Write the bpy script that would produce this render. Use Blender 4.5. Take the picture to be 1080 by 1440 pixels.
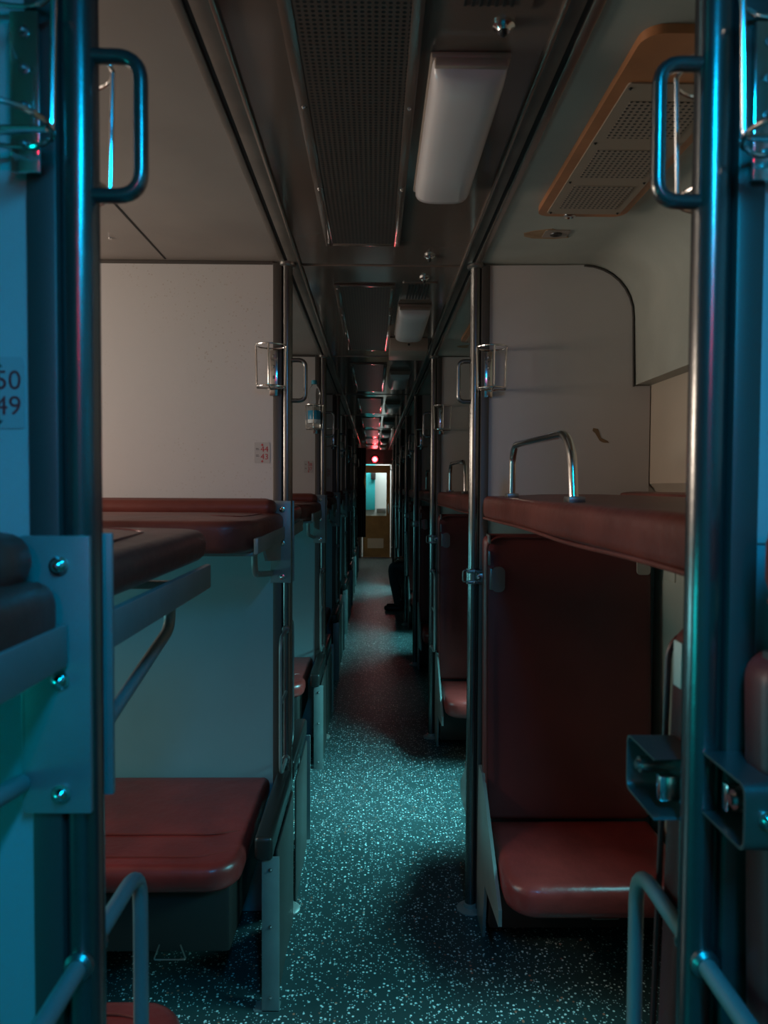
import bpy, bmesh, math, random
from mathutils import Vector, Matrix
for o in list(bpy.data.objects): bpy.data.objects.remove(o)
S = bpy.context.scene
C = S.collection
R = math.radians
PI = math.pi
# ------------------------------------------------------------ camera
cam = bpy.data.cameras.new('camera')
cam.sensor_fit = 'VERTICAL'; cam.sensor_height = 36.0; cam.lens = 26.0
cam.clip_start = .02
co = bpy.data.objects.new('camera', cam); C.objects.link(co)
EYE = 1.455
pitch, yaw, roll = math.atan(36/1040), math.atan(14/1040), R(.3)
fw = Vector((math.sin(yaw)*math.cos(pitch), math.cos(yaw)*math.cos(pitch), -math.sin(pitch)))
rt = fw.cross(Vector((0, 0, 1))).normalized(); up = rt.cross(fw)
rt, up = math.cos(roll)*rt+math.sin(roll)*up, -math.sin(roll)*rt+math.cos(roll)*up
co.matrix_world = Matrix(((rt.x, up.x, -fw.x, 0), (rt.y, up.y, -fw.y, 0), (rt.z, up.z, -fw.z, EYE), (0, 0, 0, 1)))
S.camera = co
cam.dof.use_dof = True; cam.dof.focus_distance = 3.6; cam.dof.aperture_fstop = 7
# ------------------------------------------------------------ light
S.view_settings.view_transform = 'Standard'; S.view_settings.look = 'None'
S.view_settings.gamma = 1; S.view_settings.exposure = 0.1
S.view_settings.use_curve_mapping = False
w = bpy.data.worlds.new('world'); S.world = w; w.use_nodes = True
w.node_tree.nodes['Background'].inputs[0].default_value = (.55, .7, .8, 1)
w.node_tree.nodes['Background'].inputs[1].default_value = .05
Y0, PITCH = .75, 1.75
def YK(k): return Y0+PITCH*k
XL, XR = -.294, .338       # pole centres
WL, WR = -2.15, .955       # outer walls
ZC = 2.2
def area(name, loc, aim, sx, sy, power, col, spread=180):
    l = bpy.data.lights.new(name, 'AREA'); l.shape = 'RECTANGLE'; l.size = sx; l.size_y = sy
    l.energy = power; l.color = col; l.spread = R(spread)
    o = bpy.data.objects.new(name, l); C.objects.link(o); o.location = loc
    d = Vector(aim)
    o.rotation_euler = d.to_track_quat('-Z', 'Y').to_euler()
    return o
TEAL = (.22, .88, 1.0); WARM = (1.0, .83, .70); BLUE = (.0, .47, 1.0); DEEP = (.0, .85, .9)
# daylight entering by the low windows, plus added warm light high at left: (bay, left low, right low, left high)
LIGHTS = {-1: (5, 3, 0), 0: (4.5, 9, 17), 1: (3.5, 30, 8), 2: (.8, .3, .9), 3: (2, 13, 1.2), 4: (.4, .2, .3), 5: (3, 16, 2), 6: (.5, .5, .6), 7: (1, 1, 7)}
for b, (ll, rl, hl) in LIGHTS.items():
    ym = YK(b)+.875
    area('daylight_left_window', (WL+.06, ym, 1.0), (1, 0, -.12), .95, .45, ll*1.5, TEAL if b >= 0 else DEEP)
    area('daylight_right_window', (WR-.04, ym, 1.0), (-1, 0, -1.0), .6, .35, rl*.55, TEAL if b >= 0 else DEEP, 85)
    if hl: area('added_warm_light_left', (WL+.06, ym, 1.72), (1, 0, 0.03), 1.0, .3, hl, WARM)  # added warm light; the left wall has no high window

# ------------------------------------------------------------ materials
def mat(name, col, rough=.5, metal=0, bump=0, bscale=60, var=0, vscale=6, coat=0, spec=.5, col2=None):
    m = bpy.data.materials.new(name); m.use_nodes = True
    nt = m.node_tree; p = nt.nodes['Principled BSDF']
    p.inputs['Base Color'].default_value = (*col, 1)
    p.inputs['Roughness'].default_value = rough; p.inputs['Metallic'].default_value = metal
    p.inputs['Coat Weight'].default_value = coat; p.inputs['Coat Roughness'].default_value = .12
    p.inputs['Specular IOR Level'].default_value = spec
    tc = nt.nodes.new('ShaderNodeTexCoord')
    if var or col2:
        n = nt.nodes.new('ShaderNodeTexNoise'); n.inputs['Scale'].default_value = vscale; n.inputs['Detail'].default_value = 5
        nt.links.new(tc.outputs['Object'], n.inputs['Vector'])
        r = nt.nodes.new('ShaderNodeValToRGB'); r.color_ramp.elements[0].position = .35; r.color_ramp.elements[1].position = .7
        c2 = col2 or tuple(max(0, c*(1-var)) for c in col)
        r.color_ramp.elements[0].color = (*c2, 1); r.color_ramp.elements[1].color = (*col, 1)
        nt.links.new(n.outputs['Fac'], r.inputs['Fac']); nt.links.new(r.outputs['Color'], p.inputs['Base Color'])
    if bump:
        n = nt.nodes.new('ShaderNodeTexNoise'); n.inputs['Scale'].default_value = bscale; n.inputs['Detail'].default_value = 4
        nt.links.new(tc.outputs['Object'], n.inputs['Vector'])
        b = nt.nodes.new('ShaderNodeBump'); b.inputs['Strength'].default_value = bump; b.inputs['Distance'].default_value = .01
        nt.links.new(n.outputs['Fac'], b.inputs['Height']); nt.links.new(b.outputs['Normal'], p.inputs['Normal'])
    return m
def emis(m, col, s):
    p = m.node_tree.nodes['Principled BSDF']
    p.inputs['Emission Color'].default_value = (*col, 1); p.inputs['Emission Strength'].default_value = s
    return m
M = {}
M['panel'] = mat('grey_laminate', (.52, .48, .45), .38, 0, .05, 40, .1, 3)
M['panel_low'] = mat('laminate_teal_light', (.24, .365, .375), .42, 0, .05, 40, .08, 3)  # lower panels: teal of the light below the berths is put into this colour
M['cove'] = mat('cream_moulding', (.42, .42, .36), .4, 0, .04, 30, .18, 5)
M['wall'] = mat('cream_wall', (.50, .42, .33), .45, 0, .04, 30, .1, 4)
M['ceil'] = mat('brown_gloss_ceiling', (.15, .108, .086), .12, 0, .10, 3.5, .12, 3, .3)
M['ceil_side'] = mat('taupe_ceiling', (.30, .25, .215), .32, 0, .06, 4, .2, 3)
M['rail'] = mat('brushed_rail', (.42, .34, .29), .25, .8)
M['groove'] = mat('black_groove', (.012, .011, .01), .7)
M['strip'] = mat('beige_strip', (.22, .18, .15), .35, .2, .05, 20, .3, 8)
M['pole'] = mat('grey_enamel', (.20, .20, .188), .24, .88, .02, 80, .12, 10)
M['frame'] = mat('grey_green_enamel', (.27, .30, .28), .38, .25, .03, 60, .15, 12)
M['profile'] = mat('aluminium_profile', (.10, .088, .078), .45, .5)
M['chrome'] = mat('chrome', (.75, .73, .7), .14, 1)
M['steel'] = mat('cast_steel', (.30, .29, .27), .33, .9, .05, 80)
M['plate'] = mat('worn_plate', (.42, .40, .36), .4, .4)
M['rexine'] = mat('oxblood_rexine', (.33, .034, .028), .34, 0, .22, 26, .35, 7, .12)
M['rexine_up'] = mat('brown_red_rexine', (.185, .047, .034), .40, 0, .28, 18, .35, 6, .03, .35)
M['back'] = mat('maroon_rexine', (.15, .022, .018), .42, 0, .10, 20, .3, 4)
M['piping'] = mat('dark_piping', (.26, .035, .025), .3)
M['black'] = mat('black_plastic', (.02, .018, .016), .35)
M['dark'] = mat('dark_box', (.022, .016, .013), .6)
M['white'] = mat('white_plastic', (.6, .6, .56), .35)
M['lens'] = mat('opal_lens', (.70, .62, .60), .22, 0, 0, 1, .06, 3, .2)
M['lens_on'] = emis(mat('opal_lens_blue', (.2, .4, .8), .3), (0.0, .38, 1.0), 4)
M['lamp_base'] = mat('tan_lamp_base', (.33, .25, .2), .35)
M['orange'] = mat('varnished_wood', (.55, .21, .085), .32, 0, .05, 30, .25, 9)
M['tan'] = mat('tan_grille', (.36, .27, .20), .5)
M['red_on'] = emis(mat('red_lamp', (.8, .02, .02), .3), (1, .015, .02), 35)
M['white_on'] = emis(mat('red_lamp_core', (1, .6, .6), .3), (1, .45, .5), 60)
M['pink_on'] = emis(mat('pink_lamp_core', (1, .2, .3), .3), (1, .02, .10), 170)
M['red_dim'] = emis(mat('red_lamp_glass', (.8, .02, .02), .3), (1, .01, .03), 5)
M['paper'] = mat('paper', (.55, .45, .33), .8)
M['sticker'] = mat('sticker', (.42, .385, .36), .5)
M['red_ink'] = mat('red_ink', (.42, .03, .03), .5)
M['black_ink'] = mat('black_ink', (.03, .02, .02), .5)
M['tape'] = mat('brown_tape', (.20, .12, .06), .6)
M['rust'] = mat('rust_stain', (.30, .16, .08), .7, col2=(.42, .26, .14), vscale=30)
M['door'] = mat('ochre_door', (.34, .19, .06), .45, 0, .04, 20, .3, 5)
M['denim'] = mat('dark_denim', (.045, .08, .085), .85, 0, .2, 200)
M['shirt'] = mat('dark_shirt', (.02, .022, .025), .85)
M['skin'] = mat('skin', (.30, .17, .11), .5)
M['hair'] = mat('hair', (.01, .008, .007), .6)
M['shoe'] = mat('black_shoe', (.015, .015, .015), .4)
M['curtain'] = mat('brown_curtain', (.06, .025, .02), .8)
M['teal_cloth'] = mat('teal_paint', (.02, .35, .36), .6)
M['cap'] = mat('blue_cap', (.02, .30, .42), .35)
M['label'] = mat('bottle_label', (.01, .36, .52), .35, col2=(.03, .22, .42), vscale=90)
def glassmat(name, col, rough=.05, tr=1):
    m = mat(name, col, rough); p = m.node_tree.nodes['Principled BSDF']
    p.inputs['Transmission Weight'].default_value = tr; p.inputs['IOR'].default_value = 1.15; return m
M['pet'] = glassmat('clear_bottle_plastic', (.92, .97, .97))
M['glass'] = glassmat('window_glass', (.85, .95, .95)); M['glass'].node_tree.nodes['Principled BSDF'].inputs['IOR'].default_value = 1.02
M['band'] = mat('white_label_band', (.85, .88, .88), .4)
M['blind'] = mat('teal_lit_pane', (.2, .4, .42), .4)
# floor: dark vinyl with pale flecks
def floor_mat():
    m = mat('speckled_vinyl', (.03, .06, .06), .36); nt = m.node_tree; p = nt.nodes['Principled BSDF']
    tc = nt.nodes.new('ShaderNodeTexCoord')
    last = None
    for sc, th, rad, col in ((80, .66, .30, (.85, .95, .9)), (150, .72, .32, (.6, .75, .72)), (70, .93, .26, (.6, .2, .12))):
        v = nt.nodes.new('ShaderNodeTexVoronoi'); v.inputs['Scale'].default_value = sc
        nt.links.new(tc.outputs['Object'], v.inputs['Vector'])
        l = nt.nodes.new('ShaderNodeMath'); l.operation = 'LESS_THAN'; l.inputs[1].default_value = rad
        nt.links.new(v.outputs['Distance'], l.inputs[0])
        s = nt.nodes.new('ShaderNodeSeparateColor'); nt.links.new(v.outputs['Color'], s.inputs[0])
        g = nt.nodes.new('ShaderNodeMath'); g.operation = 'GREATER_THAN'; g.inputs[1].default_value = th
        nt.links.new(s.outputs[0], g.inputs[0])
        a = nt.nodes.new('ShaderNodeMath'); a.operation = 'MULTIPLY'
        nt.links.new(l.outputs[0], a.inputs[0]); nt.links.new(g.outputs[0], a.inputs[1])
        x = nt.nodes.new('ShaderNodeMix'); x.data_type = 'RGBA'
        nt.links.new(a.outputs[0], x.inputs['Factor'])
        if last: nt.links.new(last, x.inputs['A'])
        else: x.inputs['A'].default_value = (.035, .068, .066, 1)
        x.inputs['B'].default_value = (*col, 1)
        last = x.outputs['Result']
    nt.links.new(last, p.inputs['Base Color'])
    n = nt.nodes.new('ShaderNodeTexNoise'); n.inputs['Scale'].default_value = 7
    nt.links.new(tc.outputs['Object'], n.inputs['Vector'])
    b = nt.nodes.new('ShaderNodeBump'); b.inputs['Strength'].default_value = .12; b.inputs['Distance'].default_value = .01
    nt.links.new(n.outputs['Fac'], b.inputs['Height']); nt.links.new(b.outputs['Normal'], p.inputs['Normal'])
    return m
M['floor'] = floor_mat()
def specks():
    m = mat('specked_laminate', (.52, .48, .45), .38, 0, .05, 40); nt = m.node_tree; p = nt.nodes['Principled BSDF']
    tc = nt.nodes.new('ShaderNodeTexCoord')
    v = nt.nodes.new('ShaderNodeTexVoronoi'); v.inputs['Scale'].default_value = 75
    n = nt.nodes.new('ShaderNodeTexNoise'); n.inputs['Scale'].default_value = 3.2
    nt.links.new(tc.outputs['Object'], v.inputs['Vector']); nt.links.new(tc.outputs['Object'], n.inputs['Vector'])
    a = nt.nodes.new('ShaderNodeMath'); a.operation = 'LESS_THAN'; a.inputs[1].default_value = .20
    nt.links.new(v.outputs['Distance'], a.inputs[0])
    b = nt.nodes.new('ShaderNodeMapRange'); b.inputs[1].default_value = .45; b.inputs[2].default_value = .62; b.inputs[4].default_value = .55
    nt.links.new(n.outputs['Fac'], b.inputs[0])
    c = nt.nodes.new('ShaderNodeMath'); c.operation = 'MULTIPLY'; nt.links.new(a.outputs[0], c.inputs[0]); nt.links.new(b.outputs[0], c.inputs[1])
    x = nt.nodes.new('ShaderNodeMix'); x.data_type = 'RGBA'; nt.links.new(c.outputs[0], x.inputs['Factor'])
    x.inputs['A'].default_value = (.52, .485, .46, 1); x.inputs['B'].default_value = (.36, .27, .20, 1)
    nt.links.new(x.outputs['Result'], p.inputs['Base Color'])
    return m
M['panel_worn'] = specks()
# perforated sheet: dark round holes on a grid
def perf(name, col, step, rad, rough=.35, sx=1, hole=(.008, .007, .006)):
    m = mat(name, col, rough); nt = m.node_tree; p = nt.nodes['Principled BSDF']
    tc = nt.nodes.new('ShaderNodeTexCoord'); sp = nt.nodes.new('ShaderNodeSeparateXYZ'); nt.links.new(tc.outputs['Object'], sp.inputs[0])
    sq = []
    for i in (0, 1):
        mu = nt.nodes.new('ShaderNodeMath'); mu.operation = 'PINGPONG'; mu.inputs[1].default_value = step/2*(sx if i else 1)
        nt.links.new(sp.outputs[i], mu.inputs[0])
        pw = nt.nodes.new('ShaderNodeMath'); pw.operation = 'POWER'; pw.inputs[1].default_value = 2
        nt.links.new(mu.outputs[0], pw.inputs[0]); sq.append(pw)
    ad = nt.nodes.new('ShaderNodeMath'); ad.operation = 'ADD'
    nt.links.new(sq[0].outputs[0], ad.inputs[0]); nt.links.new(sq[1].outputs[0], ad.inputs[1])
    lt = nt.nodes.new('ShaderNodeMath'); lt.operation = 'LESS_THAN'; lt.inputs[1].default_value = rad*rad
    nt.links.new(ad.outputs[0], lt.inputs[0])
    x = nt.nodes.new('ShaderNodeMix'); x.data_type = 'RGBA'
    nt.links.new(lt.outputs[0], x.inputs['Factor']); x.inputs['A'].default_value = (*col, 1); x.inputs['B'].default_value = (*hole, 1)
    nt.links.new(x.outputs['Result'], p.inputs['Base Color'])
    return m
M['perf'] = perf('perforated_brown_sheet', (.088, .060, .046), .011, .0034)
M['perf_tan'] = perf('perforated_tan_sheet', (.34, .26, .20), .012, .0034, .5)

# ------------------------------------------------------------ mesh helpers
def link(name, bm, m, parent=None, smooth=35, kind=None):
    bmesh.ops.recalc_face_normals(bm, faces=bm.faces[:])
    me = bpy.data.meshes.new(name); bm.to_mesh(me); bm.free()
    ms = m if isinstance(m, (list, tuple)) else [m]
    for x in ms: me.materials.append(M[x])
    o = bpy.data.objects.new(name, me); C.objects.link(o)
    if smooth:
        for p in me.polygons: p.use_smooth = True
        me.set_sharp_from_angle(angle=R(smooth))
    if parent: o.parent = parent
    if kind: o['kind'] = kind
    return o
def box(bm, x0, x1, y0, y1, z0, z1, bev=0, mi=0, seg=2):
    r = bmesh.ops.create_cube(bm, size=1)
    for v in r['verts']:
        v.co = Vector((x0+(v.co.x+.5)*(x1-x0), y0+(v.co.y+.5)*(y1-y0), z0+(v.co.z+.5)*(z1-z0)))
    fs = set(f for v in r['verts'] for f in v.link_faces)
    if bev:
        es = list(set(e for v in r['verts'] for e in v.link_edges))
        rr = bmesh.ops.bevel(bm, geom=es, offset=bev, segments=seg, affect='EDGES', profile=.5)
        fs = [f for f in fs if f.is_valid]+list(rr['faces'])
    for f in fs: f.material_index = mi
    return bm
def BX(*a, **k): return box(bmesh.new(), *a, **k)
def fillet(pts, r, n=5, closed=False):
    out = []; N = len(pts); P = [Vector(p) for p in pts]
    for i, p in enumerate(P):
        if not closed and i in (0, N-1): out.append(p); continue
        a, b = P[(i-1) % N], P[(i+1) % N]
        ri = r[i] if isinstance(r, (list, tuple)) else r
        d = min(ri, (a-p).length*.49, (b-p).length*.49)
        s, e = p+(a-p).normalized()*d, p+(b-p).normalized()*d
        for j in range(n+1):
            t = j/n; out.append(s*(1-t)**2+p*2*t*(1-t)+e*t*t)
    return out
def tube(bm, pts, r, seg=12, closed=False, caps=True, mi=0):
    P = [Vector(p) for p in pts]; N = len(P); rings = []
    nrm = None
    for i in range(N):
        if closed: t = (P[(i+1) % N]-P[i-1])
        else: t = P[min(i+1, N-1)]-P[max(i-1, 0)]
        t.normalize()
        if nrm is None: nrm = t.orthogonal().normalized()
        else:
            nrm = nrm-t*nrm.dot(t)
            nrm = nrm.normalized() if nrm.length > 1e-6 else t.orthogonal().normalized()
        bi = t.cross(nrm)
        rings.append([bm.verts.new(P[i]+(nrm*math.cos(a)+bi*math.sin(a))*r) for a in [2*PI*j/seg for j in range(seg)]])
    fr = range(N if closed else N-1)
    for i in fr:
        A, B = rings[i], rings[(i+1) % N]
        off = 0
        if closed and i == N-1:
            off = min(range(seg), key=lambda o: (A[0].co-B[o].co).length)
        for j in range(seg):
            f = bm.faces.new((A[j], A[(j+1) % seg], B[(j+1+off) % seg], B[(j+off) % seg])); f.material_index = mi
    if caps and not closed:
        bm.faces.new(rings[0][::-1]); bm.faces.new(rings[-1])
    return bm
def circle(c, r, ax='z', n=24, ry=None):
    o = []
    ry = ry or r
    for i in range(n):
        a = 2*PI*i/n; u, v = r*math.cos(a), ry*math.sin(a)
        o.append(Vector(c)+Vector({'z': (u, v, 0), 'y': (u, 0, v), 'x': (0, u, v)}[ax]))
    return o
def lathe(bm, prof, c=(0, 0, 0), ax='z', n=20, mi=0):
    rings = []
    for r, h in prof:
        ring = []
        for i in range(n):
            a = 2*PI*i/n; u, v = max(r, 1e-4)*math.cos(a), max(r, 1e-4)*math.sin(a)
            ring.append(bm.verts.new(Vector(c)+Vector({'z': (u, v, h), 'y': (u, h, v), 'x': (h, u, v)}[ax])))
        rings.append(ring)
    for A, B in zip(rings, rings[1:]):
        for j in range(n):
            f = bm.faces.new((A[j], A[(j+1) % n], B[(j+1) % n], B[j])); f.material_index = mi
    bm.faces.new(rings[0][::-1]).material_index = mi; bm.faces.new(rings[-1]).material_index = mi
    return bm
def rrect(x0, x1, y0, y1, rad, ins=0, n=6):
    rs = rad if isinstance(rad, (list, tuple)) else [rad]*4
    cs = [(x1, y1, 0), (x0, y1, 1), (x0, y0, 2), (x1, y0, 3)]; out = []
    for (cx, cy, q), r in zip(cs, rs):
        sx = 1 if cx == x1 else -1; sy = 1 if cy == y1 else -1
        r0 = max(r, 1e-3); px, py = cx-sx*r0, cy-sy*r0
        e = max(r0-ins, 0); k = max(ins-r0, 0)
        for i in range(n+1):
            a = PI/2*q+PI/2*i/n
            out.append((px-sx*k+e*math.cos(a), py-sy*k+e*math.sin(a)))
    return out
def pad(x0, x1, y0, y1, z0, z1, rad=.03, edge=.02, crown=.006, bm=None, n=6, seed=0, wob=0):
    """soft cushion: rounded outline, rolled edges and a slight crown"""
    bm = bm or bmesh.new(); rnd = random.Random(seed)
    e = min(edge, (z1-z0)/2)
    lev = [(e, z0)]+[(e-e*math.sin(a), z0+e-e*math.cos(a)) for a in (.5, 1.0, PI/2)]
    lev += [(e-e*math.sin(a), z1-e+e*math.cos(a)) for a in (PI/2, 1.1, .7, .35)]+[(e, z1)]
    half = min(x1-x0, y1-y0)/2
    for t in (.12, .3, .55, .8): lev.append((e+(half-e)*t*.98, z1+crown*(1-(1-t)**2)))
    rings = []
    for ins, z in lev:
        rings.append([bm.verts.new((x, y, z)) for x, y in rrect(x0, x1, y0, y1, rad, ins, n)])
    N = len(rings[0])
    for A, B in zip(rings, rings[1:]):
        for j in range(N): bm.faces.new((A[j], A[(j+1) % N], B[(j+1) % N], B[j]))
    bm.faces.new(rings[0][::-1]); bm.faces.new(rings[-1])
    if wob:
        for v in bm.verts:
            v.co += Vector((0, 0, wob*math.sin(v.co.x*17+seed)*math.cos(v.co.y*13+seed*2)*(1 if v.co.z > (z0+z1)/2 else .3)))
    return bm
def prism(pts, axis, a, b, bm=None):
    """extrude polygon pts (2D) along axis between a and b"""
    bm = bm or bmesh.new()
    mk = {'x': lambda u, v, h: (h, u, v), 'y': lambda u, v, h: (u, h, v), 'z': lambda u, v, h: (u, v, h)}[axis]
    A = [bm.verts.new(mk(u, v, a)) for u, v in pts]; B = [bm.verts.new(mk(u, v, b)) for u, v in pts]
    n = len(pts)
    for i in range(n): bm.faces.new((A[i], A[(i+1) % n], B[(i+1) % n], B[i]))
    bm.faces.new(A[::-1]); bm.faces.new(B)
    return bm
def empty(name, loc, label=None, cat=None, group=None):
    o = bpy.data.objects.new(name, None); C.objects.link(o); o.location = loc; o.empty_display_size = .1
    if label: o['label'] = label
    if cat: o['category'] = cat
    if group: o['group'] = group
    return o
def kids(o): return [c for c in bpy.data.objects if c.parent == o]
def dup(o, loc, label, group=None, parent=None):
    c = o.copy(); C.objects.link(c)
    if parent is None:
        c.location = loc; c['label'] = label
        if group: c['group'] = group
    else: c.parent = parent
    for k in kids(o): dup(k, None, None, None, c)
    return c
def tag(o, label, cat, group=None):
    o['label'] = label; o['category'] = cat
    if group: o['group'] = group
    return o
def bolt(bm, x, y, z, r=.006, ax='y', s=-1, mi=0):
    lathe(bm, [(r*1.5, 0), (r*1.5, s*r*.3), (r, s*r*.4), (r*.95, s*r*.9), (r*.55, s*r*1.35), (.0005, s*r*1.5)], (x, y, z), ax, 12, mi)
ORD = ['nearest', 'second', 'third', 'fourth', 'fifth', 'sixth', 'seventh', 'eighth', 'ninth']
KMAX = 8
YE = 15.0; YB = -1.6

# ------------------------------------------------------------ setting
link('floor', BX(WL-.1, WR+.1, YB-.1, YE+1.6, -.06, 0), 'floor', kind='structure')
bm = BX(-.30, .335, YB-.1, YE, ZC, ZC+.05, mi=0)
box(bm, WL-.1, -.30, YB-.1, YE, ZC, ZC+.05, mi=1)
link('ceiling', bm, ['ceil', 'ceil_side'], kind='structure')
# left outer wall with openings' frames (never in view, keeps the light in)
bm = BX(WL-.06, WL, YB-.1, YE, 0, ZC)
link('wall_left', bm, 'wall', kind='structure')
# right outer wall: cove, high panel, low wall
prof = [(.335, ZC), (.70, ZC)]
for i in range(1, 9):
    a = PI/2*i/8; prof.append((.70+.17*math.sin(a), 2.03+.17*math.cos(a)))
prof += [(.876, 1.82), (.876, 1.80), (.93, 1.80), (.93, 1.47), (.945, 1.455), (WR, 1.44), (WR, 0), (WR+.07, 0), (WR+.07, ZC+.05), (.335, ZC+.05)]
bm = prism(prof, 'y', YB-.1, YE)
o = link('wall_right', bm, ['cove', 'wall'], kind='structure', smooth=30)
for p in o.data.polygons:
    if p.center.z < 1.79: p.material_index = 1
wn = 0
for k in range(-1, KMAX):
    ya, yb = YK(k)+.42, YK(k)+1.33
    for side, x, s in (('l', WL, 1), ('r', WR, -1)):
        wn += 1
        fr = bmesh.new()
        for (y0, y1, z0, z1) in ((ya, yb, .74, .77), (ya, yb, 1.23, 1.26), (ya, ya+.03, .77, 1.23), (yb-.03, yb, .77, 1.23)):
            box(fr, min(x, x+s*.012), max(x, x+s*.012), y0, y1, z0, z1, .003)
        f = link('window_%d' % wn, fr, 'frame', kind='structure')
        g = link('pane', BX(min(x, x+s*.004), max(x, x+s*.004), ya+.03, yb-.03, .77, 1.23), 'blind', f)
# ceiling rails along the aisle
tn = 0
for x0, x1, dz, m in ((-.255, -.247, .010, 'rail'), (-.289, -.255, .003, 'strip'), (-.299, -.289, .0015, 'groove'),
                      (.287, .294, .010, 'rail'), (.294, .322, .003, 'strip'), (.322, .332, .0015, 'groove'), (.332, .350, .006, 'rail'), (-.315, -.299, .005, 'strip')):
    tn += 1
    link('trim_%d' % tn, BX(x0, x1, YB, YE, ZC-dz, ZC+.001, .0008), m, kind='structure')
for k in range(0, KMAX):   # joint covers across the aisle ceiling at every partition
    tn += 1
    link('trim_%d' % tn, BX(-.247, .287, YK(k)+.02, YK(k)+.032, ZC-.004, ZC+.001), 'ceil', kind='structure')
for k in range(0, 3):      # seam lines in the left bay ceiling
    tn += 1
    link('trim_%d' % tn, BX(-.694, -.688, YK(k)+.4, YK(k)+PITCH-.03, ZC-.0012, ZC+.001), 'groove', kind='structure')
# end wall behind the camera, and its red lamp
link('wall_back', BX(WL, WR, YB-.06, YB, 0, ZC), 'panel', kind='structure')
# far end wall with the door opening
dx0, dx1, dz1 = -.245, .345, 1.90
bm = BX(WL, dx0-.03, YE, YE+.06, 0, ZC); box(bm, dx1+.03, WR, YE, YE+.06, 0, ZC); box(bm, dx0-.03, dx1+.03, YE, YE+.06, dz1+.03, ZC)
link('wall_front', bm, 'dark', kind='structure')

# ------------------------------------------------------------ partitions
def partition(k, left):
    y = YK(k)
    side = 'left' if left else 'right'
    t = empty('partition', (0, y, 0), 'grey laminate partition across the %s bay wall, %s from the camera' % (side, ORD[k]), 'partition', side+' partitions')
    if left:
        x0, x1 = WL+.002, -.339
        link('upper_panel', BX(x0, x1, -.014, .014, 1.40, ZC-.002), 'panel_worn' if k == 1 else 'panel', t)
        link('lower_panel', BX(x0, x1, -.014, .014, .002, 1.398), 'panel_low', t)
        link('edge_profile', BX(-.339, -.309, -.020, .020, .002, ZC-.006, .003), 'profile', t)
        link('top_trim', BX(x0, x1, -.017, -.014, ZC-.012, ZC-.002), 'profile', t)
    else:
        a = [(.383, ZC-.008), (.70, ZC-.003)]
        for i in range(1, 9):
            g = PI/2*i/8; a.append((.70+.167*math.sin(g), 2.03+.167*math.cos(g)))
        a += [(.872, 1.797), (.926, 1.797), (.926, 1.40), (.383, 1.40)]
        link('upper_panel', prism(a, 'y', -.014, .014), 'panel', t)
        b = [(.383, 1.398), (.926, 1.398), (WR-.004, 1.398), (WR-.004, .002), (.383, .002)]
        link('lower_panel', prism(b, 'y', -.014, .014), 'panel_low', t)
        link('edge_profile', BX(.355, .383, -.020, .020, .002, ZC-.008, .003), 'profile', t)
        # trim bead along the cove edge
        cv = [(p[0]-.003, -.016, p[1]-.003) for p in a[1:11]]
        link('cove_bead', tube(bmesh.new(), cv, .003, 6), 'profile', t)
for k in range(KMAX):
    partition(k, True); partition(k, False)

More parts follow.
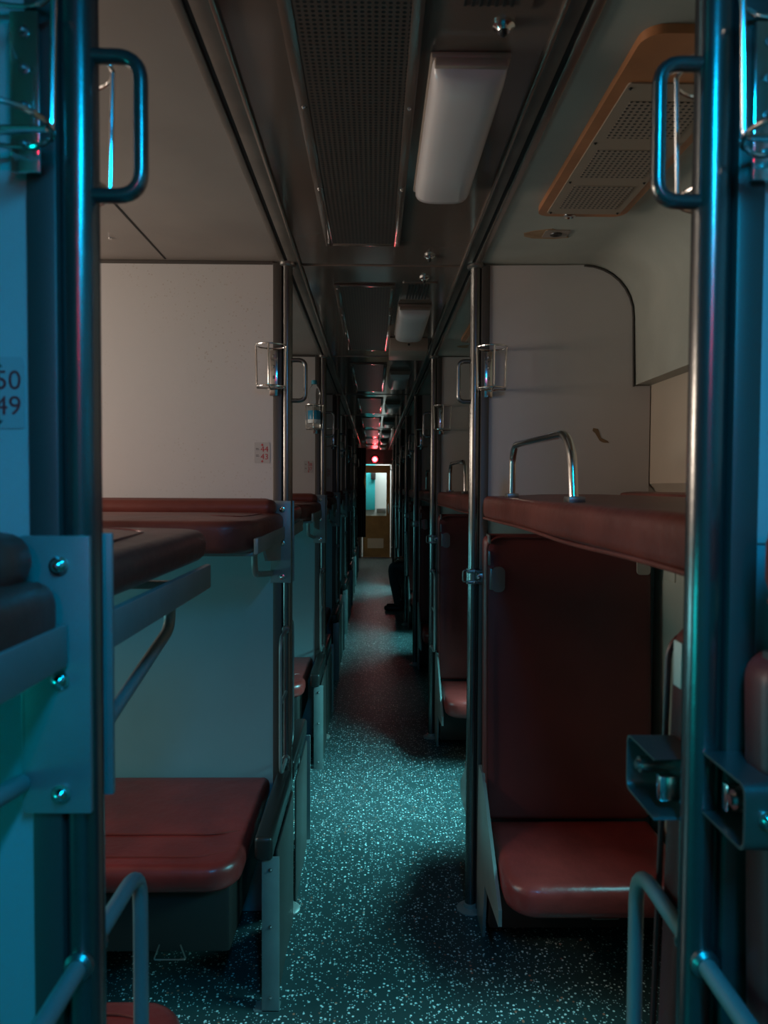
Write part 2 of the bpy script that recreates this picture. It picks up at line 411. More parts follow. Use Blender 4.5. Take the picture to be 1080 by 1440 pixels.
# ------------------------------------------------------------ poles
def pole(k, left):
    s = 1 if left else -1            # direction into the aisle
    X = XL if left else XR
    side = 'left' if left else 'right'
    t = empty('grab_pole', (X, YK(k), 0), 'grey tubular pole with D handle on the %s of the aisle, %s from the camera' % (side, ORD[k]), 'pole', 'aisle poles')
    link('tube', tube(bmesh.new(), [(0, 0, .004), (0, 0, ZC-.004)], .0188, 24), 'pole', t)
    b = lathe(bmesh.new(), [(.046, 0), (.046, .004), (.040, .008), (.0235, .010), (.0235, .022), (.0188, .024)], n=28)
    for a in (.6, 2.7, 4.8): bolt(b, .034*math.cos(a), .034*math.sin(a), .006, .003, 'z', 1)
    link('base_flange', b, 'plate', t)
    link('top_flange', lathe(bmesh.new(), [(.026, ZC-.016), (.030, ZC-.012), (.030, ZC-.001), (.0188, ZC-.001)], n=24), 'steel', t)
    hx = .062 if left else .056
    h = fillet([(s*.012, -.004, 1.876), (s*hx, -.004, 1.876), (s*hx, -.004, 1.741), (s*.012, -.004, 1.741)], .028, 7)
    link('grab_handle', tube(bmesh.new(), h, .0074, 14), 'pole', t)
    if left:
        # berth mounting plate: front face, aisle-side cheek, bolts
        p = BX(-.050, .016, -.026, -.0185, 1.13, 1.405, .0015); box(p, -.052, -.047, -.026, .030, 1.13, 1.405, .0015); box(p, -.050, .022, .0185, .026, 1.13, 1.405, .0015)
        pl = link('berth_mount_plate', p, 'frame', t)
        for z in (1.376, 1.263, 1.15):
            q = bmesh.new(); bolt(q, -.013, -.026, z, .0065); link('bolt', q, 'chrome', pl)
    # step loops
    loops = []
    if left or k % 2 == 0:
        loops.append(-.30 if k == 0 else -.17)
        loops.append(.175)
    for L in loops:
        top = .972
        q = bmesh.new()
        d = 1 if L > 0 else -1
        tube(q, fillet([(0, d*.014, top), (0, L, top), (0, L, .53), (0, d*.014, .53)], .05, 7), .0095 if k == 0 else .0058, 14)
        tube(q, [(0, d*.014, .76), (0, L, .76)], .008 if k == 0 else .005, 12)
        link('step_loop', q, 'frame', t)
        for z in (top, .53):
            link('loop_collar', lathe(bmesh.new(), [(.0095, 0), (.0145, d*.001), (.0145, d*.006), (.011, d*.010)], (0, d*.0165, z), 'y', 14), 'steel', t)
    if not left:
        # backrest latch on the near side: clamp, lever, ears
        q = bmesh.new()
        tube(q, [(0, 0, 1.128), (0, 0, 1.178)], .0245, 20)
        box(q, .010, .048, -.055, -.020, 1.138, 1.168, .004)
        box(q, -.024, .028, -.040, -.020, 1.130, 1.140, .002); box(q, -.024, .028, -.040, -.020, 1.166, 1.176, .002)
        tube(q, fillet([(-.022, -.010, 1.172), (-.036, -.012, 1.172), (-.036, -.012, 1.134), (-.022, -.010, 1.134)], .008, 4), .003, 8)
        bolt(q, .012, -.055, 1.153, .006); bolt(q, 0, -.040, 1.135, .004); bolt(q, 0, -.040, 1.171, .004)
        if k > 0: link('latch_clamp', q, 'steel', t)
        else:
            q.free()
            # open U channels reaching both ways from the nearest pole
            for d, x0, x1, z0, z1 in ((1, -.040, .012, 1.103, 1.168), (-1, -.006, .052, 1.128, 1.190)):
                pts = [(d*.018, z1), (d*.105, z1), (d*.105, z0), (d*.018, z0)]
                P3 = fillet([(0, a, b_) for a, b_ in pts], .012, 5)
                q = bmesh.new(); th = .0035
                # sweep a flat strip
                ring = []
                cz = (z0+z1)/2; cy = d*.06
                for p in P3:
                    n = Vector((0, cy-p.y, cz-p.z)); n.normalize()
                    ring.append([q.verts.new((x, p.y+n.y*tt, p.z+n.z*tt)) for x, tt in ((x0, 0), (x1, 0), (x1, th), (x0, th))])
                for A, B in zip(ring, ring[1:]):
                    for j in range(4): q.faces.new((A[j], A[(j+1) % 4], B[(j+1) % 4], B[j]))
                q.faces.new(ring[0]); q.faces.new(ring[-1])
                box(q, x1-.004, x1, min(d*.018, d*.10), max(d*.018, d*.10), z0+.002, z1-.002)
                c = link('latch_channel', q, 'steel', t)
                q = bmesh.new()
                yy = d*.075
                tube(q, [(x0+.004, yy, cz+.006), (x1-.003, yy, cz+.006)], .009, 16); tube(q, [(x0, yy, cz+.006), (x1-.003, yy, cz+.006)], .005, 12)
                link('catch_pin', q, 'chrome', c)
                link('catch_block', BX(x0+.012, x1-.003, d*.04-.006, d*.04+.006, cz-.02, cz+.008, .002), 'chrome', c)
                q = bmesh.new(); bolt(q, x0+.02, d*.1055, cz, .006, 'y', d); link('bolt', q, 'chrome', c)
    return t
for k in range(KMAX):
    pole(k, True); pole(k, False)

# ------------------------------------------------------------ wire bottle holders
def holder(k, left, near):
    d = -1 if near else 1
    s = -1 if left else 1
    cx = (XL-.041) if left else (XR+.041)
    side = 'left' if left else 'right'
    t = empty('bottle_holder', (cx, YK(k)+d*.022, 1.765),
              'chrome wire bottle holder on the %s face of the %s %s partition edge' % ('near' if near else 'far', ORD[k], side), 'bottle holder', 'wire bottle holders')
    px = .004*s*0 - s*.000
    q = BX(-.014, .014, min(0, d*.006), max(0, d*.006), -.012, .140, .002)
    q2 = link('mount_plate', q, 'chrome', t)
    for z in (.014, .05, .085, .12): q = bmesh.new(); bolt(q, 0, d*.006, z, .0035, 'y', d); link('screw', q, 'steel', q2)
    q = bmesh.new(); cy = d*.052; r = .050; off = -s*0
    ox = s*.004
    tube(q, circle((ox, cy, .145), r, 'z', 28), .0028, 8, closed=True)
    tube(q, circle((ox, cy, .012), r*.93, 'z', 28), .0028, 8, closed=True)
    for a in (.2, PI-.2, PI*1.5 if d < 0 else PI*.5):
        c0, s0 = math.cos(a), math.sin(a)
        top = Vector((ox+r*c0, cy+r*s0, .145)); bot = Vector((ox+r*.93*c0, cy+r*.93*s0, .012))
        tube(q, fillet([top, bot, (ox, cy, .004)], .008, 4), .0028, 8)
    tube(q, [(ox-r*.9, cy, .008), (ox+r*.9, cy, .008)], .0028, 8)
    link('wire_cage', q, 'chrome', t)
    return t
for k in range(KMAX):
    for left in (True, False):
        holder(k, left, True)
        if k < 2: holder(k, left, False)
# extra clip strip of the nearest left holder
t = empty('ceiling_stud', (-.80, 2.27, ZC), 'small chrome stud in the left bay ceiling beside the seam', 'stud')
link('head', lathe(bmesh.new(), [(.007, -.0003), (.0065, -.003), (.003, -.005)], n=14), 'chrome', t)
# bottle in the third left holder
t = empty('water_bottle', (XL-.045, YK(2)-.074, 1.777), 'clear plastic water bottle with teal cap and label in a wire holder', 'bottle')
link('body', lathe(bmesh.new(), [(.030, .0), (.034, .004), (.035, .02), (.0335, .03), (.035, .04), (.035, .10), (.0335, .108), (.035, .116), (.031, .14), (.030, .155), (.034, .175), (.034, .195), (.028, .222), (.015, .240), (.013, .250)], n=28), 'pet', t)
link('cap', lathe(bmesh.new(), [(.0155, .248), (.0158, .25), (.0155, .268), (.014, .270)], n=20), 'cap', t)
link('label', lathe(bmesh.new(), [(.0352, .042), (.0356, .043), (.0356, .099), (.0352, .10)], n=28), 'label', t)
link('white_band', lathe(bmesh.new(), [(.0354, .030), (.0360, .031), (.0360, .050), (.0354, .051)], n=28), 'band', t)

# ------------------------------------------------------------ number stickers
def text_mesh(s, size, name):
    cu = bpy.data.curves.new(name, 'FONT'); cu.body = s; cu.size = size; cu.align_x = 'CENTER'; cu.extrude = .0002
    o = bpy.data.objects.new(name, cu); C.objects.link(o)
    dg = bpy.context.evaluated_depsgraph_get(); me = bpy.data.meshes.new_from_object(o.evaluated_get(dg))
    C.objects.unlink(o); bpy.data.objects.remove(o)
    me.transform(Matrix.Rotation(PI/2, 4, 'X'))
    return me
def put_text(s, size, parent, loc, m, name='numerals'):
    me = text_mesh(s, size, name); me.materials.clear(); me.materials.append(M[m])
    o = bpy.data.objects.new(name, me); C.objects.link(o); o.parent = parent; o.location = loc
    return o
def sticker(k, a, b):
    cx, cz = (-.375 if k else -.370), 1.53 if k else 1.510
    t = empty('berth_number_sticker', (cx, YK(k)-.0145, cz), 'small pale sticker with red numbers %s and %s on the %s left partition' % (a, b, ORD[k]), 'sticker', 'berth number stickers')
    link('backing', prism([(x, z) for x, z in rrect(-.026, .026, 0, .070, .004)], 'y', -.0006, 0), 'sticker', t)
    put_text(a, .0265, t, (.0075 if k else .0100, -.0009, .0385), 'red_ink'); put_text(b, .0265, t, (.0075 if k else .0100, -.0009, .0135), 'red_ink')
    for z, d in ((.060, 1), (.008, -1)):
        bm = bmesh.new()
        prism([(-.005, z), (.005, z), (0, z+d*.006)], 'y', -.0009, -.0006, bm); prism([(-.0015, z-d*.003), (.0015, z-d*.003), (.0015, z), (-.0015, z)], 'y', -.0009, -.0006, bm)
        link('arrow', bm, 'red_ink' if k else 'black_ink', t, 0)
    for z in (.045, .023):
        for w_, dz in ((.011, 0), (.009, .004)): link('printed_line', BX(-.021, -.021+w_, -.0009, -.0006, z+dz, z+dz+.0015), 'black_ink', t, 0)
for k, (a, b) in enumerate((('50', '49'), ('44', '43'), ('38', '37'), ('32', '31'))): sticker(k, a, b)
o = tag(link('brown_tape', prism([(.735, 1.655), (.752, 1.652), (.762, 1.622), (.785, 1.612), (.790, 1.605), (.770, 1.606), (.758, 1.612), (.742, 1.638), (.733, 1.645)], 'y', YK(1)-.0152, YK(1)-.0142), 'tape', smooth=0),
        'torn scrap of brown tape stuck on the second right partition', 'tape')

# ------------------------------------------------------------ left upper berths
def upper_berth(near, gusset=False):
    """near=True: fixed on the partition face that looks at the camera; origin on the partition plane"""
    d = -1 if near else 1
    t = empty('upper_berth', (0, 0, 1.28))
    x0, x1 = -2.10, -.300
    ya, yb = sorted((d*.035, d*.625))
    z0, z1 = (.000, .085) if near else (.040, .096)
    rad = [.02, .02, .02, .10] if near else [.06, .02, .02, .02]
    c = link('cushion', pad(x0, x1, ya, yb, z0, z1, rad, .022, .010, wob=.0015, seed=3), 'rexine_up', t, 60)
    # seam piping across the top and a folded head roll by the partition
    ys = d*.47
    link('piping', tube(bmesh.new(), fillet([(x0+.03, ys, z1+.006), (x1-.12, ys, z1+.006), (x1-.07, ys-d*.02, z1+.003), (x1-.05, d*.2, z1+.003)], .05, 5), .003, 8), 'piping', c)
    ra, rb = sorted((d*.032, d*.115))
    link('bolster', pad(x0, x1-.02, ra, rb, z1-.01, z1+.045, .03, .024, .004), 'rexine_up', t, 60)
    # angle frame: end rail and long rail
    ya, yb = sorted((d*.030, d*.60))
    zz = .030 if near else .010
    q = BX(-.309, -.297, ya, yb, zz-.022, zz+.022, .003)
    box(q, x0, -.31, yb-.02 if d > 0 else ya, yb if d > 0 else ya+.02, zz-.022, zz-.008, .002)
    if near:
        q.free(); q = BX(-.309, -.297, ya, yb, -.002, .040, .003)
        if gusset: prism([(-.03, -.075), (-.34, -.045), (-.40, 0), (-.03, 0)], 'x', -.318, -.310, q)
        box(q, x0, -.31, -.55, -.53, -.012, -.001, .002)
    link('frame', q, 'frame', t)
    if near: pts = [(-.345, d*.37, -.01), (-.345, d*.36, -.082), (-.345, d*.03, -.118)]
    else: pts = [(-.345, .50, -.012), (-.345, .50, -.066), (-.345, .03, -.170)]
    link('support_tube', tube(bmesh.new(), fillet(pts, .045, 7), .0095, 14), 'frame', t)
    return t
ub_n0, ub_n, ub_f = upper_berth(True), upper_berth(True, True), upper_berth(False)
used = {}
def place(proto, loc, label, cat, group):
    if proto.name in used: o = dup(proto, loc, label, group)
    else: used[proto.name] = 1; o = proto; o.location = loc
    o['label'] = label; o['category'] = cat; o['group'] = group
    return o
for k in range(KMAX):
    place(ub_n if k else ub_n0, (0, YK(k), 1.28), 'brown red padded upper berth on near face of the %s left partition' % ORD[k], 'berth', 'left upper berths')
for k in range(KMAX-1):
    place(ub_f, (0, YK(k), 1.28), 'brown red padded upper berth on far face of the %s left partition' % ORD[k], 'berth', 'left upper berths')
# ------------------------------------------------------------ left lower berths
def lower_berth(near):
    d = -1 if near else 1
    t = empty('lower_berth', (0, 0, 0))
    x0, x1 = -2.10, -.345
    ya, yb = sorted((d*.03, d*.64))
    rad = [.02, .02, .02, .085] if near else [.085, .02, .02, .02]
    c = link('cushion', pad(x0, x1, ya, yb, .405, .478, rad, .026, .008, wob=.001, seed=5), 'rexine', t, 60)
    for yy in (d*.47, d*.585):
        q = bmesh.new(); tube(q, fillet([(x0+.03, yy, .4862 if abs(yy) < .5 else .481), (x1-.10, yy, .4862 if abs(yy) < .5 else .481), (x1-.03, d*(abs(yy)-.04), .477)], .05, 5), .0028, 8)
        link('piping', q, 'piping', c)
    ya, yb = sorted((d*.03, d*.58))
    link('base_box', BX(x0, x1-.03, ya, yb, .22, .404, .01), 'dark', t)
    q = bmesh.new(); yy = d*.585
    tube(q, fillet([(-.56, yy, .245), (-.575, yy, .205), (-.49, yy, .205), (-.505, yy, .245)], .006, 3), .002, 8)
    link('pull_ring', q, 'steel', t)
    ya, yb = sorted((d*.035, d*.52))
    link('armrest', BX(-.322, -.272, ya, yb, .432, .500, .012, seg=3), 'black', t)
    q = BX(-.304, -.256, min(d*.494, d*.500), max(d*.494, d*.500), .0, .436, .001); box(q, -.304, -.298, min(d*.455, d*.499), max(d*.455, d*.499), .0, .436, .001)
    box(q, -.325, -.256, min(d*.46, d*.500), max(d*.46, d*.500), 0, .004)
    lg = link('leg', q, 'frame', t)
    for z in (.04, .24, .40): q = bmesh.new(); bolt(q, -.280, d*.500, z, .004, 'y', d); link('bolt', q, 'steel', lg)
    ya, yb = sorted((d*.045, d*.495))
    ya, yb = sorted((d*.045, d*.45)); q = BX(-.272, -.266, ya, yb, .0, .431, .002)
    link('end_panel', q, 'profile', t)
    return t
lb_n, lb_f = lower_berth(True), lower_berth(False)
for k in range(1, KMAX): place(lb_n, (0, YK(k), 0), 'oxblood lower berth bench on near face of the %s left partition' % ORD[k], 'berth', 'left lower berths')
for k in range(KMAX-1): place(lb_f, (0, YK(k), 0), 'oxblood lower berth bench on far face of the %s left partition' % ORD[k], 'berth', 'left lower berths')
# ------------------------------------------------------------ right side seats
def side_seat(near):
    d = -1 if near else 1
    t = empty('side_bench', (0, 0, 0))
    x0, x1 = .372, .915
    ya, yb = sorted((d*.10, d*.53))
    rad = [.02, .02, .09, .09] if near else [.09, .09, .02, .02]
    link('seat_cushion', pad(x0, x1, ya, yb, .268, .362, rad, .030, .008, wob=.0012, seed=2), 'rexine', t, 60)
    bl = .362 if near else .350; fo = 0 if near else .03
    bk = pad(bl, .915, .37, 1.30, -.060, 0, .03, .018, .006, wob=.001, seed=9)
    for v in bk.verts:   # stand it up, facing away from the partition
        x, y, z = v.co
        v.co = Vector((x, d*(z+.062+.022+.055*(1.30-y)+(0 if near else .03)), y))
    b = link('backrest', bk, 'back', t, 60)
    link('backrest_piping', tube(bmesh.new(), fillet([(bl+.006, d*.150+fo, .40), (bl+.006, d*.100+fo, 1.27), (.40, d*.100+fo, 1.293), (.88, d*.100+fo, 1.293)], .02, 4), .004, 8), 'back', b)
    q = prism(rrect(.862, .906, 1.170, 1.245, .012), 'y', min(d*.088, d*.100), max(d*.088, d*.100)); link('hinge_plate', q, 'lamp_base', b)
    if near:
        q = prism(rrect(.385, .428, 1.112, 1.195, .018), 'y', -.104, -.092); box(q, .373, .380, -.104, -.05, 1.20, 1.245, .001); box(q, .373, .380, -.104, -.05, 1.27, 1.30, .001); box(q, .379, .386, -.110, -.06, 1.12, 1.19, .001)
        link('latch_plate', q, 'steel', b)
    else:
        link('side_tag', BX(.3465, .3505, .072, .094, 1.228, 1.280, .001), 'white', b)
    # painted side bracket: tall heel, sloped arm, foot
    pts = [(d*.03, .0), (d*.16, .0), (d*.20, .19), (d*.46, .215), (d*.46, .262), (d*.12, .52), (d*.045, .52), (d*.03, .30)]
    link('side_bracket', prism(pts, 'x', .356, .366), 'frame', t)
    link('bracket_blade', prism([(d*.05, .40), (d*.12, .40), (d*.075, .64), (d*.055, .64)], 'x', .3665, .3700), 'frame', t)
    ya, yb = sorted((d*.035, d*.20))
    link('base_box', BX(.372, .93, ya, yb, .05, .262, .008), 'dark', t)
    q = tube(bmesh.new(), fillet([(.64, d*.44, .262), (.625, d*.44, .225), (.705, d*.44, .225), (.69, d*.44, .262)], .006, 3), .002, 8)
    link('pull_ring', q, 'steel', t)
    return t
ss_n, ss_f = side_seat(True), side_seat(False)
for k in range(KMAX): place(ss_n, (0, YK(k), 0), 'maroon side seat with upright backrest on near face of the %s right partition' % ORD[k], 'seat', 'right side seats')
for k in range(KMAX-1): place(ss_f, (0, YK(k), 0), 'maroon side seat with upright backrest on far face of the %s right partition' % ORD[k], 'seat', 'right side seats')
# ------------------------------------------------------------ right side upper berths
def side_upper():
    t = empty('side_upper_berth', (0, 0, 1.353))
    y0, y1 = .05, PITCH-.06
    b = pad(.353, .918, y0, y1, 0, .072, .03, .020, .010, wob=.002, seed=7, n=5)
    for v in b.verts:
        if v.co.x < .40: v.co.x += .003*math.sin(v.co.y*9)+.002*math.sin(v.co.y*23+1); v.co.z += .002*math.sin(v.co.y*7+v.co.z*20)
    c = link('cushion', b, 'rexine_up', t, 60)
    link('piping', tube(bmesh.new(), [(.357+.003*math.sin(y*9), y, .002+.002*math.sin(y*7)) for y in [y0+.03+i*(y1-y0-.06)/30 for i in range(31)]], .0038, 8), 'rexine_up', c)
    link('frame', BX(.44, .90, y0+.03, y1-.03, -.016, -.002, .004), 'frame', t)
    g = fillet([(.40, .725, .072), (.40, .745, .175), (.40, .80, .215), (.40, 1.34, .222), (.40, 1.385, .195), (.40, 1.394, .072)], .05, 6)
    gr = link('guard_rail', tube(bmesh.new(), g, .0098, 16), 'chrome', t)
    for a in (.700, 1.372): link('rail_foot', BX(.383, .417, a, a+.044, .070, .084, .003), 'steel', gr)
    # folded blanket-like lining behind the rail
    link('back_roll', pad(.80, .915, y0+.02, y1-.02, .070, .086, .03, .012, .004), 'rexine_up', t, 60)
    return t
su = side_upper()
for k in range(-1, KMAX-1):
    lab = 'brown red side upper berth with chrome guard rail, right, %s bay ahead of the camera' % ORD[k] if k >= 0 else 'brown red side upper berth at the right frame edge beside the camera'
    place(su, (0, YK(k), 1.353), lab, 'berth', 'right side upper berths')
# ------------------------------------------------------------ ceiling fittings
def grille():
    t = empty('air_grille', (0, 0, ZC))
    link('perforated_sheet', BX(-.130, .055, .27, 1.535, -.006, 0, .001), 'perf', t, 0)
    q = BX(-.152, -.130, .25, 1.555, -.007, 0, .001); box(q, .055, .075, .25, 1.555, -.007, 0, .001); box(q, -.130, .055, .25, .27, -.007, 0, .001); box(q, -.130, .055, 1.535, 1.555, -.007, 0, .001)
    link('border', q, 'ceil', t)
    for y in (.3, .72, 1.12, 1.52):
        for x in (-.141, .065): q = bmesh.new(); bolt(q, x, y, -.007, .0028, 'z', -1); link('screw', q, 'chrome', t)
    return t
g = grille()
for k in range(-1, KMAX): place(g, (0, YK(k), ZC), ('perforated brown air grille in the aisle ceiling of the %s bay' % ORD[k]) if k >= 0 else 'perforated brown air grille in the aisle ceiling above the camera', 'air grille', 'ceiling air grilles')
def lamp(lens):
    t = empty('ceiling_lamp', (0, 0, ZC))
    link('base', BX(.094, .232, .540, 1.12, -.012, 0, .003), 'lamp_base', t)
    pts = []
    for i in range(13):
        a = PI*i/12; pts.append((.163-.066*math.copysign(abs(math.cos(a))**.6, math.cos(a)), -.012-.042*math.sin(a)**.6))
    b = bmesh.new(); ys = [.545, .549, .562, .592, .66, .8, .95, 1.07, 1.10, 1.112, 1.115]; sc = [.1, .55, .85, 1, 1, 1, 1, 1, .85, .55, .1]
    rings = [[b.verts.new((.163+(x-.163)*(.93+.07*s_), y, -.012+(z+.012)*s_)) for x, z in pts] for y, s_ in zip(ys, sc)]
    for A, B in zip(rings, rings[1:]):
        for j in range(12): b.faces.new((A[j], A[j+1], B[j+1], B[j]))
    b.faces.new(rings[0]); b.faces.new(rings[-1])
    link('lens', b, lens, t, 50)
    link('end_cap', BX(.100, .226, .538, .552, -.026, -.010, .004), 'lamp_base', t)
    return t
l1 = lamp('lens'); l2 = lamp('lens_on')
place(l2, (0, YK(-1), ZC), 'lit blue ceiling lamp over the aisle above the camera', 'lamp', 'aisle ceiling lamps')
for k in range(KMAX): place(l1, (0, YK(k), ZC), 'unlit white ceiling lamp over the aisle in the %s bay' % ORD[k], 'lamp', 'aisle ceiling lamps')
area('blue_lamp_light', (.1675, YK(-1)+.80, ZC-.07), (0, 0, -1), .12, .7, 15, BLUE)
def speaker_panel():
    t = empty('ceiling_panel', (0, 0, ZC))
    link('surround', prism(rrect(.432, .668, .456, 1.262, .035), 'z', -.016, -.0005), 'orange', t)
    link('inner_plate', prism(rrect(.455, .648, .60, 1.235, .006), 'z', -.019, -.016), 'tan', t)
    for y in (.66, .86, 1.05): link('grille', prism(rrect(.478, .625, y, y+.145, .004), 'z', -.0205, -.019), 'perf_tan', t)
    for x, y in ((.55, .53), (.52, 1.253)): link('lock', lathe(bmesh.new(), [(.017, -.016), (.017, -.020), (.012, -.022), (.008, -.019)], (x, y, 0), n=18), 'chrome', t)
    for x in (.463, .640):
        for y in (.615, .83, 1.03, 1.225): q = bmesh.new(); bolt(q, x, y, -.019, .0025, 'z', -1); link('screw', q, 'black', t)
    return t
sp = speaker_panel()
for k in range(4): place(sp, (0, YK(k), ZC), 'orange edged panel with perforated grilles on the %s right bay ceiling' % ORD[k], 'ceiling panel', 'bay ceiling panels')
def socket():
    t = empty('ceiling_socket', (.53, 0, ZC))
    link('plate', prism(rrect(-.036, .036, -.03, .03, .006), 'z', -.003, -.0003), 'lamp_base', t)
    link('stain', prism([(-.095, .0), (-.088, .028), (-.06, .045), (.0, .048), (.045, .036), (.03, .0), (-.02, -.04), (-.07, -.02)], 'z', -.0012, -.0002), 'rust', t)
    link('eyelet', lathe(bmesh.new(), [(.018, -.003), (.017, -.006), (.011, -.007), (.006, -.004)], n=20), 'black', t)
    return t
so = socket()
for k in range(2): place(so, (.53, YK(k)+1.44, ZC), 'round black eyelet on a rust stained plate, %s right bay ceiling' % ORD[k], 'socket', 'ceiling sockets')
def nozzle():
    t = empty('ceiling_nozzle', (0, 0, ZC))
    link('collar', lathe(bmesh.new(), [(.018, 0), (.018, -.004), (.012, -.008), (.010, -.012)], n=20), 'chrome', t)
    link('tip', lathe(bmesh.new(), [(.006, -.012), (.006, -.018), (.002, -.021)], n=12), 'black', t)
    return t
nz = nozzle()
place(nz, (.205, 1.215, ZC), 'small chrome ceiling nozzle just before the nearest aisle lamp', 'nozzle', 'ceiling nozzles')
place(nz, (.175, 2.41, ZC), 'small chrome ceiling nozzle above the second pair of poles', 'nozzle', 'ceiling nozzles')
place(nz, (.175, 2.66, ZC), 'small chrome ceiling nozzle just past the second pair of poles', 'nozzle', 'ceiling nozzles')
def vent(x0, x1, y0, y1, label):
    t = empty('ceiling_vent', ((x0+x1)/2, (y0+y1)/2, ZC), label, 'vent', 'small ceiling vents'); hx, hy = (x1-x0)/2, (y1-y0)/2
    link('plate', prism(rrect(-hx, hx, -hy, hy, .012), 'z', -.004, -.0003), 'ceil', t)
    q = bmesh.new(); n = int(hx*2/.012)-3
    for i in range(n): xx = -hx+.022+i*.012; box(q, xx, xx+.005, -hy+.015, hy-.015, -.006, -.0035)
    link('louvre', q, 'groove', t)
vent(.112, .240, 1.03, 1.178, 'dark louvred vent in the ceiling before the nearest lamp')
vent(.10, .23, 2.72, 2.96, 'dark louvred vent in the ceiling before the second lamp')
t = empty('ceiling_box', (.17, 3.80, ZC), 'cream metal box under the aisle ceiling behind the second lamp', 'box')
link('housing', BX(-.095, .095, -.08, .20, -.068, -.001, .004), 'lamp_base', t)
link('keyhole', lathe(bmesh.new(), [(.006, 0), (.006, -.002), (.004, -.003)], (.0, -.08, -.036), 'y', 12), 'black', t)
# ------------------------------------------------------------ right wall fittings
t = empty('wall_socket', (WR, YK(1)-.14, 1.21), 'cream socket plate on the right wall behind the seat backrest', 'socket')
link('plate', BX(-.006, 0, -.045, .045, -.055, .055, .003), 'wall', t)
link('eyelet', lathe(bmesh.new(), [(.010, 0), (.010, -.004), (.006, -.005)], (-.006, -.01, .0), 'x', 14), 'black', t)
# ------------------------------------------------------------ far door and red lamp
t = empty('coach_door', (0, YE-.005, 0), 'ochre end door with a bright glass window at the far end', 'door')
q = BX(dx0+.02, -.165, 0, .035, .01, dz1-.02); box(q, .25, dx1-.02, 0, .035, .01, dz1-.02); box(q, -.165, .25, 0, .035, .01, .86); box(q, -.165, .25, 0, .035, 1.73, dz1-.02)
link('door_leaf', q, 'door', t)
link('glass', BX(-.165, .25, .012, .018, .86, 1.73), 'glass', t)
q = BX(dx0-.03, dx0, -.03, .06, 0, dz1+.03, .004); box(q, dx1, dx1+.03, -.03, .06, 0, dz1+.03, .004); box(q, dx0-.03, dx1+.03, -.03, .06, dz1, dz1+.03, .004); box(q, dx0, dx1, -.03, .03, 0, .02, .002)
link('door_frame', q, 'rail', t)
link('handle', tube(bmesh.new(), fillet([(.29, 0, .90), (.29, -.04, .90), (.29, -.04, 1.10), (.29, 0, 1.10)], .02), .007), 'chrome', t)
link('notice', BX(-.13, .195, -.004, 0, .20, .40), 'paper', t, 0)
# vestibule beyond the glass
bm = BX(-.6, .75, YE+1.0, YE+1.05, 0, ZC); box(bm, -.65, -.6, YE+.06, YE+1.05, 0, ZC); box(bm, .75, .8, YE+.06, YE+1.05, 0, ZC); box(bm, -.65, .8, YE+.06, YE+1.05, ZC, ZC+.05)
link('wall_vestibule', bm, 'white', kind='structure')
tag(link('cabinet', BX(-.45, .02, YE+.88, YE+.998, .95, 2.0, .01), 'teal_cloth'), 'teal cabinet seen through the end door glass', 'cabinet')
q = BX(.06, .26, YE+.93, YE+.998, .88, .98, .01)
tag(link('wash_basin', q, 'steel'), 'small steel basin seen through the end door glass', 'basin')
tag(link('fuse_box', BX(-.07, .03, YE+.78, YE+.87, 1.60, 1.78, .01), 'black'), 'black box high up seen through the end door glass', 'box')
area('vestibule_daylight', (.1, YE+.5, ZC-.03), (0, .2, -1), 1.0, .6, 24, (.9, .97, 1))
def redlamp(loc, s, label):
    t = empty('red_lamp', loc, label, 'lamp')
    link('housing', lathe(bmesh.new(), [(.075, 0), (.075, -s*.015), (.06, -s*.02)], ax='y', n=24), 'black', t)
    link('lens', lathe(bmesh.new(), [(.055, -s*.02), (.05, -s*.035), (.025, -s*.05), (.003, -s*.054)], ax='y', n=24), 'red_on' if s > 0 else 'red_dim', t)
    link('bulb', lathe(bmesh.new(), [(.024, -s*.05), (.02, -s*.06), (.003, -s*.066)], ax='y', n=16), 'white_on' if s > 0 else 'pink_on', t)
redlamp((.012, YE-.001, 2.0), 1, 'glowing round red lamp above the far end door')
redlamp((.012, YB, 2.06), -1, 'glowing round red lamp on the end wall behind the camera')
# ------------------------------------------------------------ curtain by the far door
q = bmesh.new(); rows = []
for j in range(14):
    z = 2.12-j*1.55/13; row = []
    wd = .16*(1-.45*math.exp(-((z-1.55)/.12)**2))+.02
    for i in range(25):
        u = i/24; row.append(q.verts.new((-.05+wd*(u-.5)+.0, .018*math.sin(u*PI*9)+.01*math.sin(z*3), z)))
    rows.append(row)
for A, B in zip(rows, rows[1:]):
    for i in range(24): q.faces.new((A[i], A[i+1], B[i+1], B[i]))
o = link('hanging_curtain', q, 'curtain', smooth=80); o.location = (-.185, 12.85, 0)
sm = o.modifiers.new('solid', 'SOLIDIFY'); sm.thickness = .004
tag(o, 'dark brown cloth hanging beside the aisle left of the far door', 'curtain')
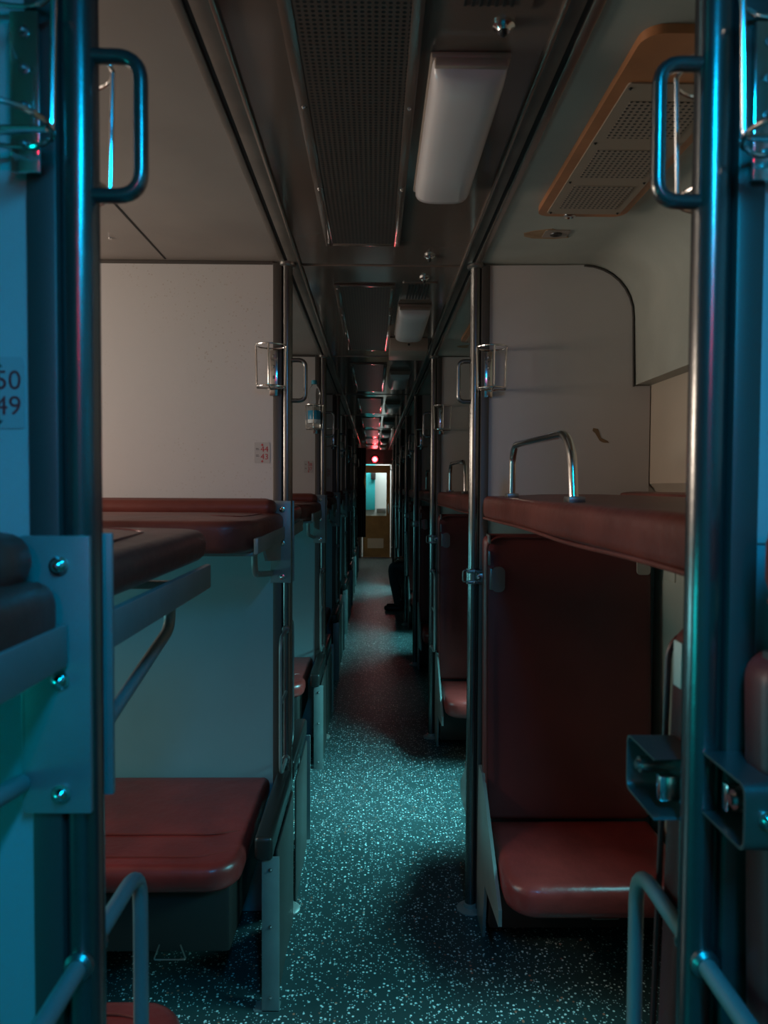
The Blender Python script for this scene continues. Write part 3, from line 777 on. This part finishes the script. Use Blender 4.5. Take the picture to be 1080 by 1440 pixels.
# ------------------------------------------------------------ seated passenger (legs reach into the aisle)
def skinned(name, verts, edges, radii, m, parent, root=0, sub=2):
    me = bpy.data.meshes.new(name); me.from_pydata(verts, edges, []); o = bpy.data.objects.new(name, me); C.objects.link(o)
    sk = o.modifiers.new('skin', 'SKIN'); ss = o.modifiers.new('sub', 'SUBSURF'); ss.levels = ss.render_levels = sub
    if not me.skin_vertices:
        me.attributes.new  # layer is made by the modifier below
    bpy.context.view_layer.update()
    if not me.skin_vertices:
        bpy.context.view_layer.objects.active = o; bpy.ops.object.select_all(action='DESELECT'); o.select_set(True)
        bpy.ops.mesh.customdata_skin_add()
    for i, r in enumerate(radii):
        me.skin_vertices[0].data[i].radius = (r, r) if not isinstance(r, tuple) else r
        me.skin_vertices[0].data[i].use_root = i == root
    dg = bpy.context.evaluated_depsgraph_get(); ev = bpy.data.meshes.new_from_object(o.evaluated_get(dg))
    o.modifiers.clear(); o.data = ev; ev.materials.clear(); ev.materials.append(M[m])
    for p in ev.polygons: p.use_smooth = True
    if parent: o.parent = parent
    return o
pt = empty('person', (.395, 8.72, 0), 'person in dark trousers sitting on the right, legs reaching into the aisle', 'person')
# local: hips at x=+.22, facing -x (towards the aisle)
V = [(.24, 0, .50), (.24, 0, .62), (.26, 0, .78), (.27, 0, .92), (.26, 0, .99), (.24, 0, 1.06),           # 0-5 spine, neck
     (.24, -.09, .48), (.04, -.10, .50), (-.19, -.10, .53), (-.15, -.10, .30), (-.12, -.10, .10), (-.12, -.10, .06),   # 6-11 right leg
     (.24, .09, .48), (.04, .10, .50), (-.12, .12, .52), (-.03, .12, .30), (.02, .12, .10), (.02, .12, .06),           # 12-17 left leg
     (.27, -.17, .90), (.20, -.22, .68), (.02, -.14, .60), (.27, .17, .90), (.20, .22, .68), (.02, .14, .60)]
Ed = [(0, 1), (1, 2), (2, 3), (3, 4), (4, 5), (0, 6), (6, 7), (7, 8), (8, 9), (9, 10), (10, 11), (0, 12), (12, 13), (13, 14), (14, 15), (15, 16), (16, 17), (3, 18), (18, 19), (19, 20), (3, 21), (21, 22), (22, 23)]
Rr = [(.13, .11), (.13, .10), (.14, .11), (.13, .10), .06, .055, .09, .085, .068, .056, .04, .036, .09, .085, .068, .056, .04, .036, .06, .045, .033, .06, .045, .033]
skinned('body', V, Ed, Rr, 'denim', pt)
b = lathe(bmesh.new(), [(.045, 1.04), (.07, 1.08), (.082, 1.13), (.086, 1.18), (.075, 1.23), (.045, 1.265), (.004, 1.275)], (.215, 0, 0), n=20)
tube(b, [(.135, 0, 1.165), (.118, 0, 1.14)], .012, 8)
for s in (-1, 1): tube(b, [(.225, s*.078, 1.17), (.225, s*.092, 1.15)], .016, 8)
link('head', b, 'skin', pt, 80)
link('hair', lathe(bmesh.new(), [(.080, 1.19), (.090, 1.20), (.086, 1.235), (.055, 1.275), (.004, 1.288)], (.225, 0, 0), n=20), 'hair', pt, 80)
for (fx, fy) in ((-.12, -.10), (.02, .12)):
    b = pad(fx-.15, fx+.07, fy-.042, fy+.042, 0.001, .065, .04, .025, .02)
    link('shoe', b, 'shoe', pt, 80)
for s in (-1, 1):
    q = pad(-.09, .03, s*.14-.035, s*.14+.035, .585, .615, .02, .012, .003); 
    for i in range(4): tube(q, fillet([(-.08, s*.14-.026+i*.017, .60), (-.125, s*.14-.026+i*.017, .598), (-.145-.006*(i in (1, 2)), s*.14-.026+i*.017, .575)], .015, 3), .0085, 8)
    tube(q, fillet([(-.02, s*.14-s*.03, .60), (-.05, s*.14-s*.055, .595), (-.085, s*.14-s*.06, .585)], .02, 3), .0095, 8)
    link('hand', q, 'skin', pt, 80)
